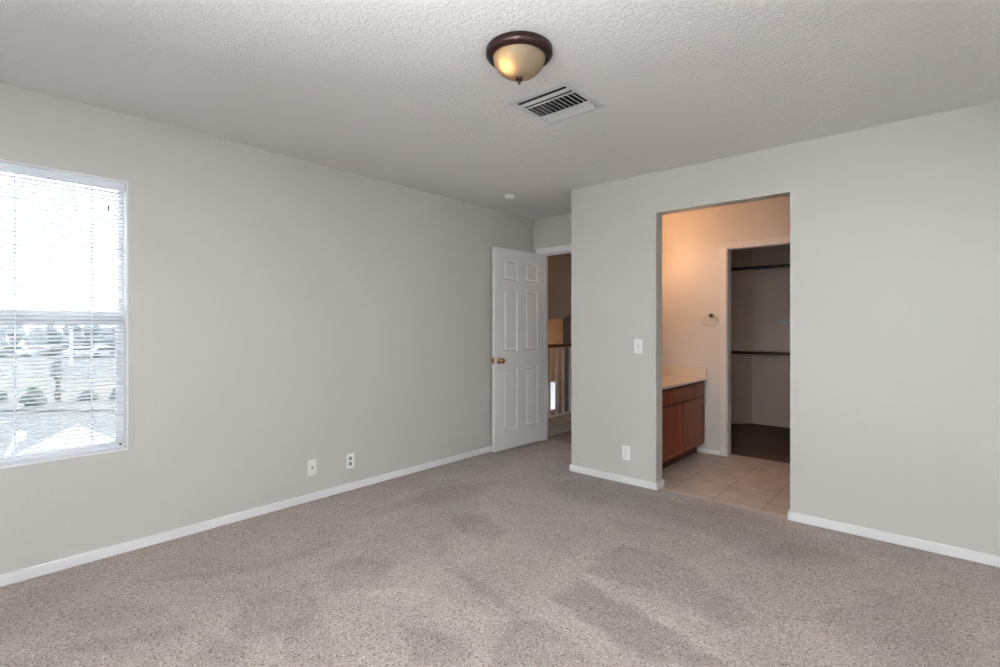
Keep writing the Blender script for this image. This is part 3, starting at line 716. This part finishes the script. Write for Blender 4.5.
def shrub(px, py, wpx, hpx, label, name='shrub', m_='foliage'):
    p = unproj_z(px, py, GZ); Z = -p.x*SN+p.y*CT
    w_ = wpx*Z/507; h_ = hpx*Z/507
    t_ = thing(name, label, 'bush', (p.x, p.y, GZ+0.12))
    b_ = bmesh.new(); cs = []
    for i in range(16):
        u = random.uniform(0, 1); ra = (1-u)**0.6*w_*0.34; an = random.uniform(0, 6.28)
        cs.append((ra*math.cos(an), ra*math.sin(an), h_*(0.18+0.66*u)))
    blobs(b_, cs, w_*0.20, 3, 0.35); obj('foliage', b_, m_, t_, smooth=True)
    b_ = bmesh.new(); tube(b_, [(0, 0, -0.15), (0, 0, h_*0.5)], 0.05); obj('stem', b_, 'bark', t_)
shrub(33, 409, 21, 20, 'rounded green bush left of the bare tree, seen through the blind')
shrub(88, 402, 15, 10, 'low grey-green bush right of the bare tree, seen through the blind')
shrub(0, 404, 12, 12, 'small bush at the left edge of the picture, outside the window')
shrub(118, 402, 14, 12, 'small bush closest to the right side of the window, outside')
# bare-stemmed tree
p = unproj_z(58, 404, GZ); Z = -p.x*SN+p.y*CT
t_ = thing('tree', 'slender tree with a narrow crown standing between two bushes outside', 'tree', (p.x, p.y, GZ+0.1))
b_ = bmesh.new(); tube(b_, [(0, 0, -0.1), (0.05, 0, 1.2), (0.0, 0.05, 2.4)], [0.14, 0.10, 0.06]); obj('trunk', b_, 'bark', t_)
b_ = bmesh.new(); blobs(b_, [(random.uniform(-.16, .16), random.uniform(-.16, .16), random.uniform(0.3, 2.6)) for i in range(14)], 0.17, 2, 0.4); obj('crown', b_, 'foliage_hazed', t_, smooth=True)
# parked cars
def car(px, py, rz, label, m_):
    p_ = unproj_z(px, py, GZ); t_2 = thing('parked_car', label, 'car', (p_.x, p_.y, GZ), (0, 0, rz), 'cars parked across the lot')
    b_ = bmesh.new(); prism(b_, [(-2.2, 0.35), (2.2, 0.35), (2.25, 0.7), (2.1, 0.85), (1.2, 0.95), (0.6, 1.42), (-1.0, 1.45), (-1.7, 0.98), (-2.2, 0.9)], 'y', -0.88, 0.88); obj('body', b_, m_, t_2, bevel=0.06)
    b_ = bmesh.new(); prism(b_, [(1.05, 0.97), (0.55, 1.36), (-0.95, 1.38), (-1.5, 1.0)], 'y', -0.89, 0.89); obj('window', b_, 'carglass', t_2)
    for x_ in (-1.4, 1.4):
        for y_ in (-0.8, 0.8):
            b_ = bmesh.new(); lathe(b_, [(0, -0.1), (0.33, -0.1), (0.33, 0.1), (0, 0.1)], 20, Matrix.Translation((x_, y_, 0.33)) @ Matrix.Rotation(R(90), 4, 'X')); obj('wheel', b_, 'black', t_2)
ci = 0
for px_, m_, lb in ((-12, 'carw', 'white parked car at the left edge, beyond the street'), (14, 'carg', 'dark parked car between white cars at the far left of the lot'),
                    (38, 'carw', 'white parked car left of the thin pole, beyond the street'), (60, 'carg', 'dark grey parked car just left of the pole'),
                    (84, 'carw', 'white parked car just right of the pole'), (108, 'carw', 'white parked car nearest the right side of the window'), (132, 'carg', 'dark parked car behind the window edge')):
    car(px_, 357, R(90), lb, m_); ci += 1
# pole in the lot
p = unproj_z(71, 366, GZ)
t_ = thing('light_pole', 'thin pale light pole standing in the car park outside', 'pole', tuple(p))
b_ = bmesh.new(); tube(b_, [(0, 0, 0), (0, 0, 4.0)], 0.16, 12); obj('mast', b_, 'carw', t_)
b_ = bmesh.new(); box(b_, -0.35, 0.35, -0.2, 0.2, 4.0, 4.15); obj('lamp_head', b_, 'carw', t_)
# trees along the far side of the lot
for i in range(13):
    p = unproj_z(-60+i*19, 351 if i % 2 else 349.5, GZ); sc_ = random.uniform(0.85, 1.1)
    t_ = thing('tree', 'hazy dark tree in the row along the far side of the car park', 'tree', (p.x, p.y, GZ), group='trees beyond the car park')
    b_ = bmesh.new(); blobs(b_, [(random.uniform(-.75, .75), random.uniform(-.75, .75), random.uniform(1.3, 3.9)*sc_) for _ in range(12)], 0.85, 2, 0.25); obj('crown', b_, 'foliage_hazed', t_, smooth=True)
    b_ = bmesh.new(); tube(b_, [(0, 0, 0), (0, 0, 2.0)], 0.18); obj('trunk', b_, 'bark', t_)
# neighbouring low building with a pale hipped roof
apex = unproj_z(77, 424, -1.15)
t_ = thing('garage_building', 'low building with a pale pointed roof just below the window', 'building', (apex.x, apex.y, GZ), (0, 0, R(12)))
b_ = bmesh.new(); hz = -1.15-GZ; ez = hz-1.6; hs = 2.1
v = [b_.verts.new(q_) for q_ in ((-hs, -hs, ez), (hs, -hs, ez), (hs, hs, ez), (-hs, hs, ez), (0, 0, hz), (-hs, -hs, ez-0.12), (hs, -hs, ez-0.12), (hs, hs, ez-0.12), (-hs, hs, ez-0.12))]
for f in ((0, 1, 4), (1, 2, 4), (2, 3, 4), (3, 0, 4), (0, 1, 6, 5), (1, 2, 7, 6), (2, 3, 8, 7), (3, 0, 5, 8), (5, 6, 7, 8)): b_.faces.new([v[i] for i in f])
obj('roof', b_, 'roof', t_)
obj('wall', bxs((-hs+0.3, hs-0.3, -hs+0.3, hs-0.3, 0, ez-0.12)), 'stucco', t_)
# small dish on a mast at the lower left of the view
p = unproj_z(4, 455, -0.6)
t_ = thing('satellite_dish', 'white dish on a slanted mast outside the lower left of the window', 'satellite dish', tuple(p))
b_ = bmesh.new(); tip = unproj_z(20, 437, -0.42)-p
tube(b_, [(0, 0, -2.35), (0, 0, -0.1), tuple(tip*0.5), tuple(tip)], 0.028, 10); obj('mast', b_, 'carw', t_, smooth=True)
b_ = bmesh.new(); lathe(b_, [(0.0, 0.0), (0.03, 0.003), (0.06, 0.012), (0.085, 0.026), (0.082, 0.030), (0.06, 0.017), (0.0, 0.005)], 24, Matrix.Translation(tuple(tip)) @ Matrix.Rotation(R(55), 4, 'Y') @ Matrix.Rotation(R(25), 4, 'X'))
obj('dish', b_, 'carw', t_, smooth=True)
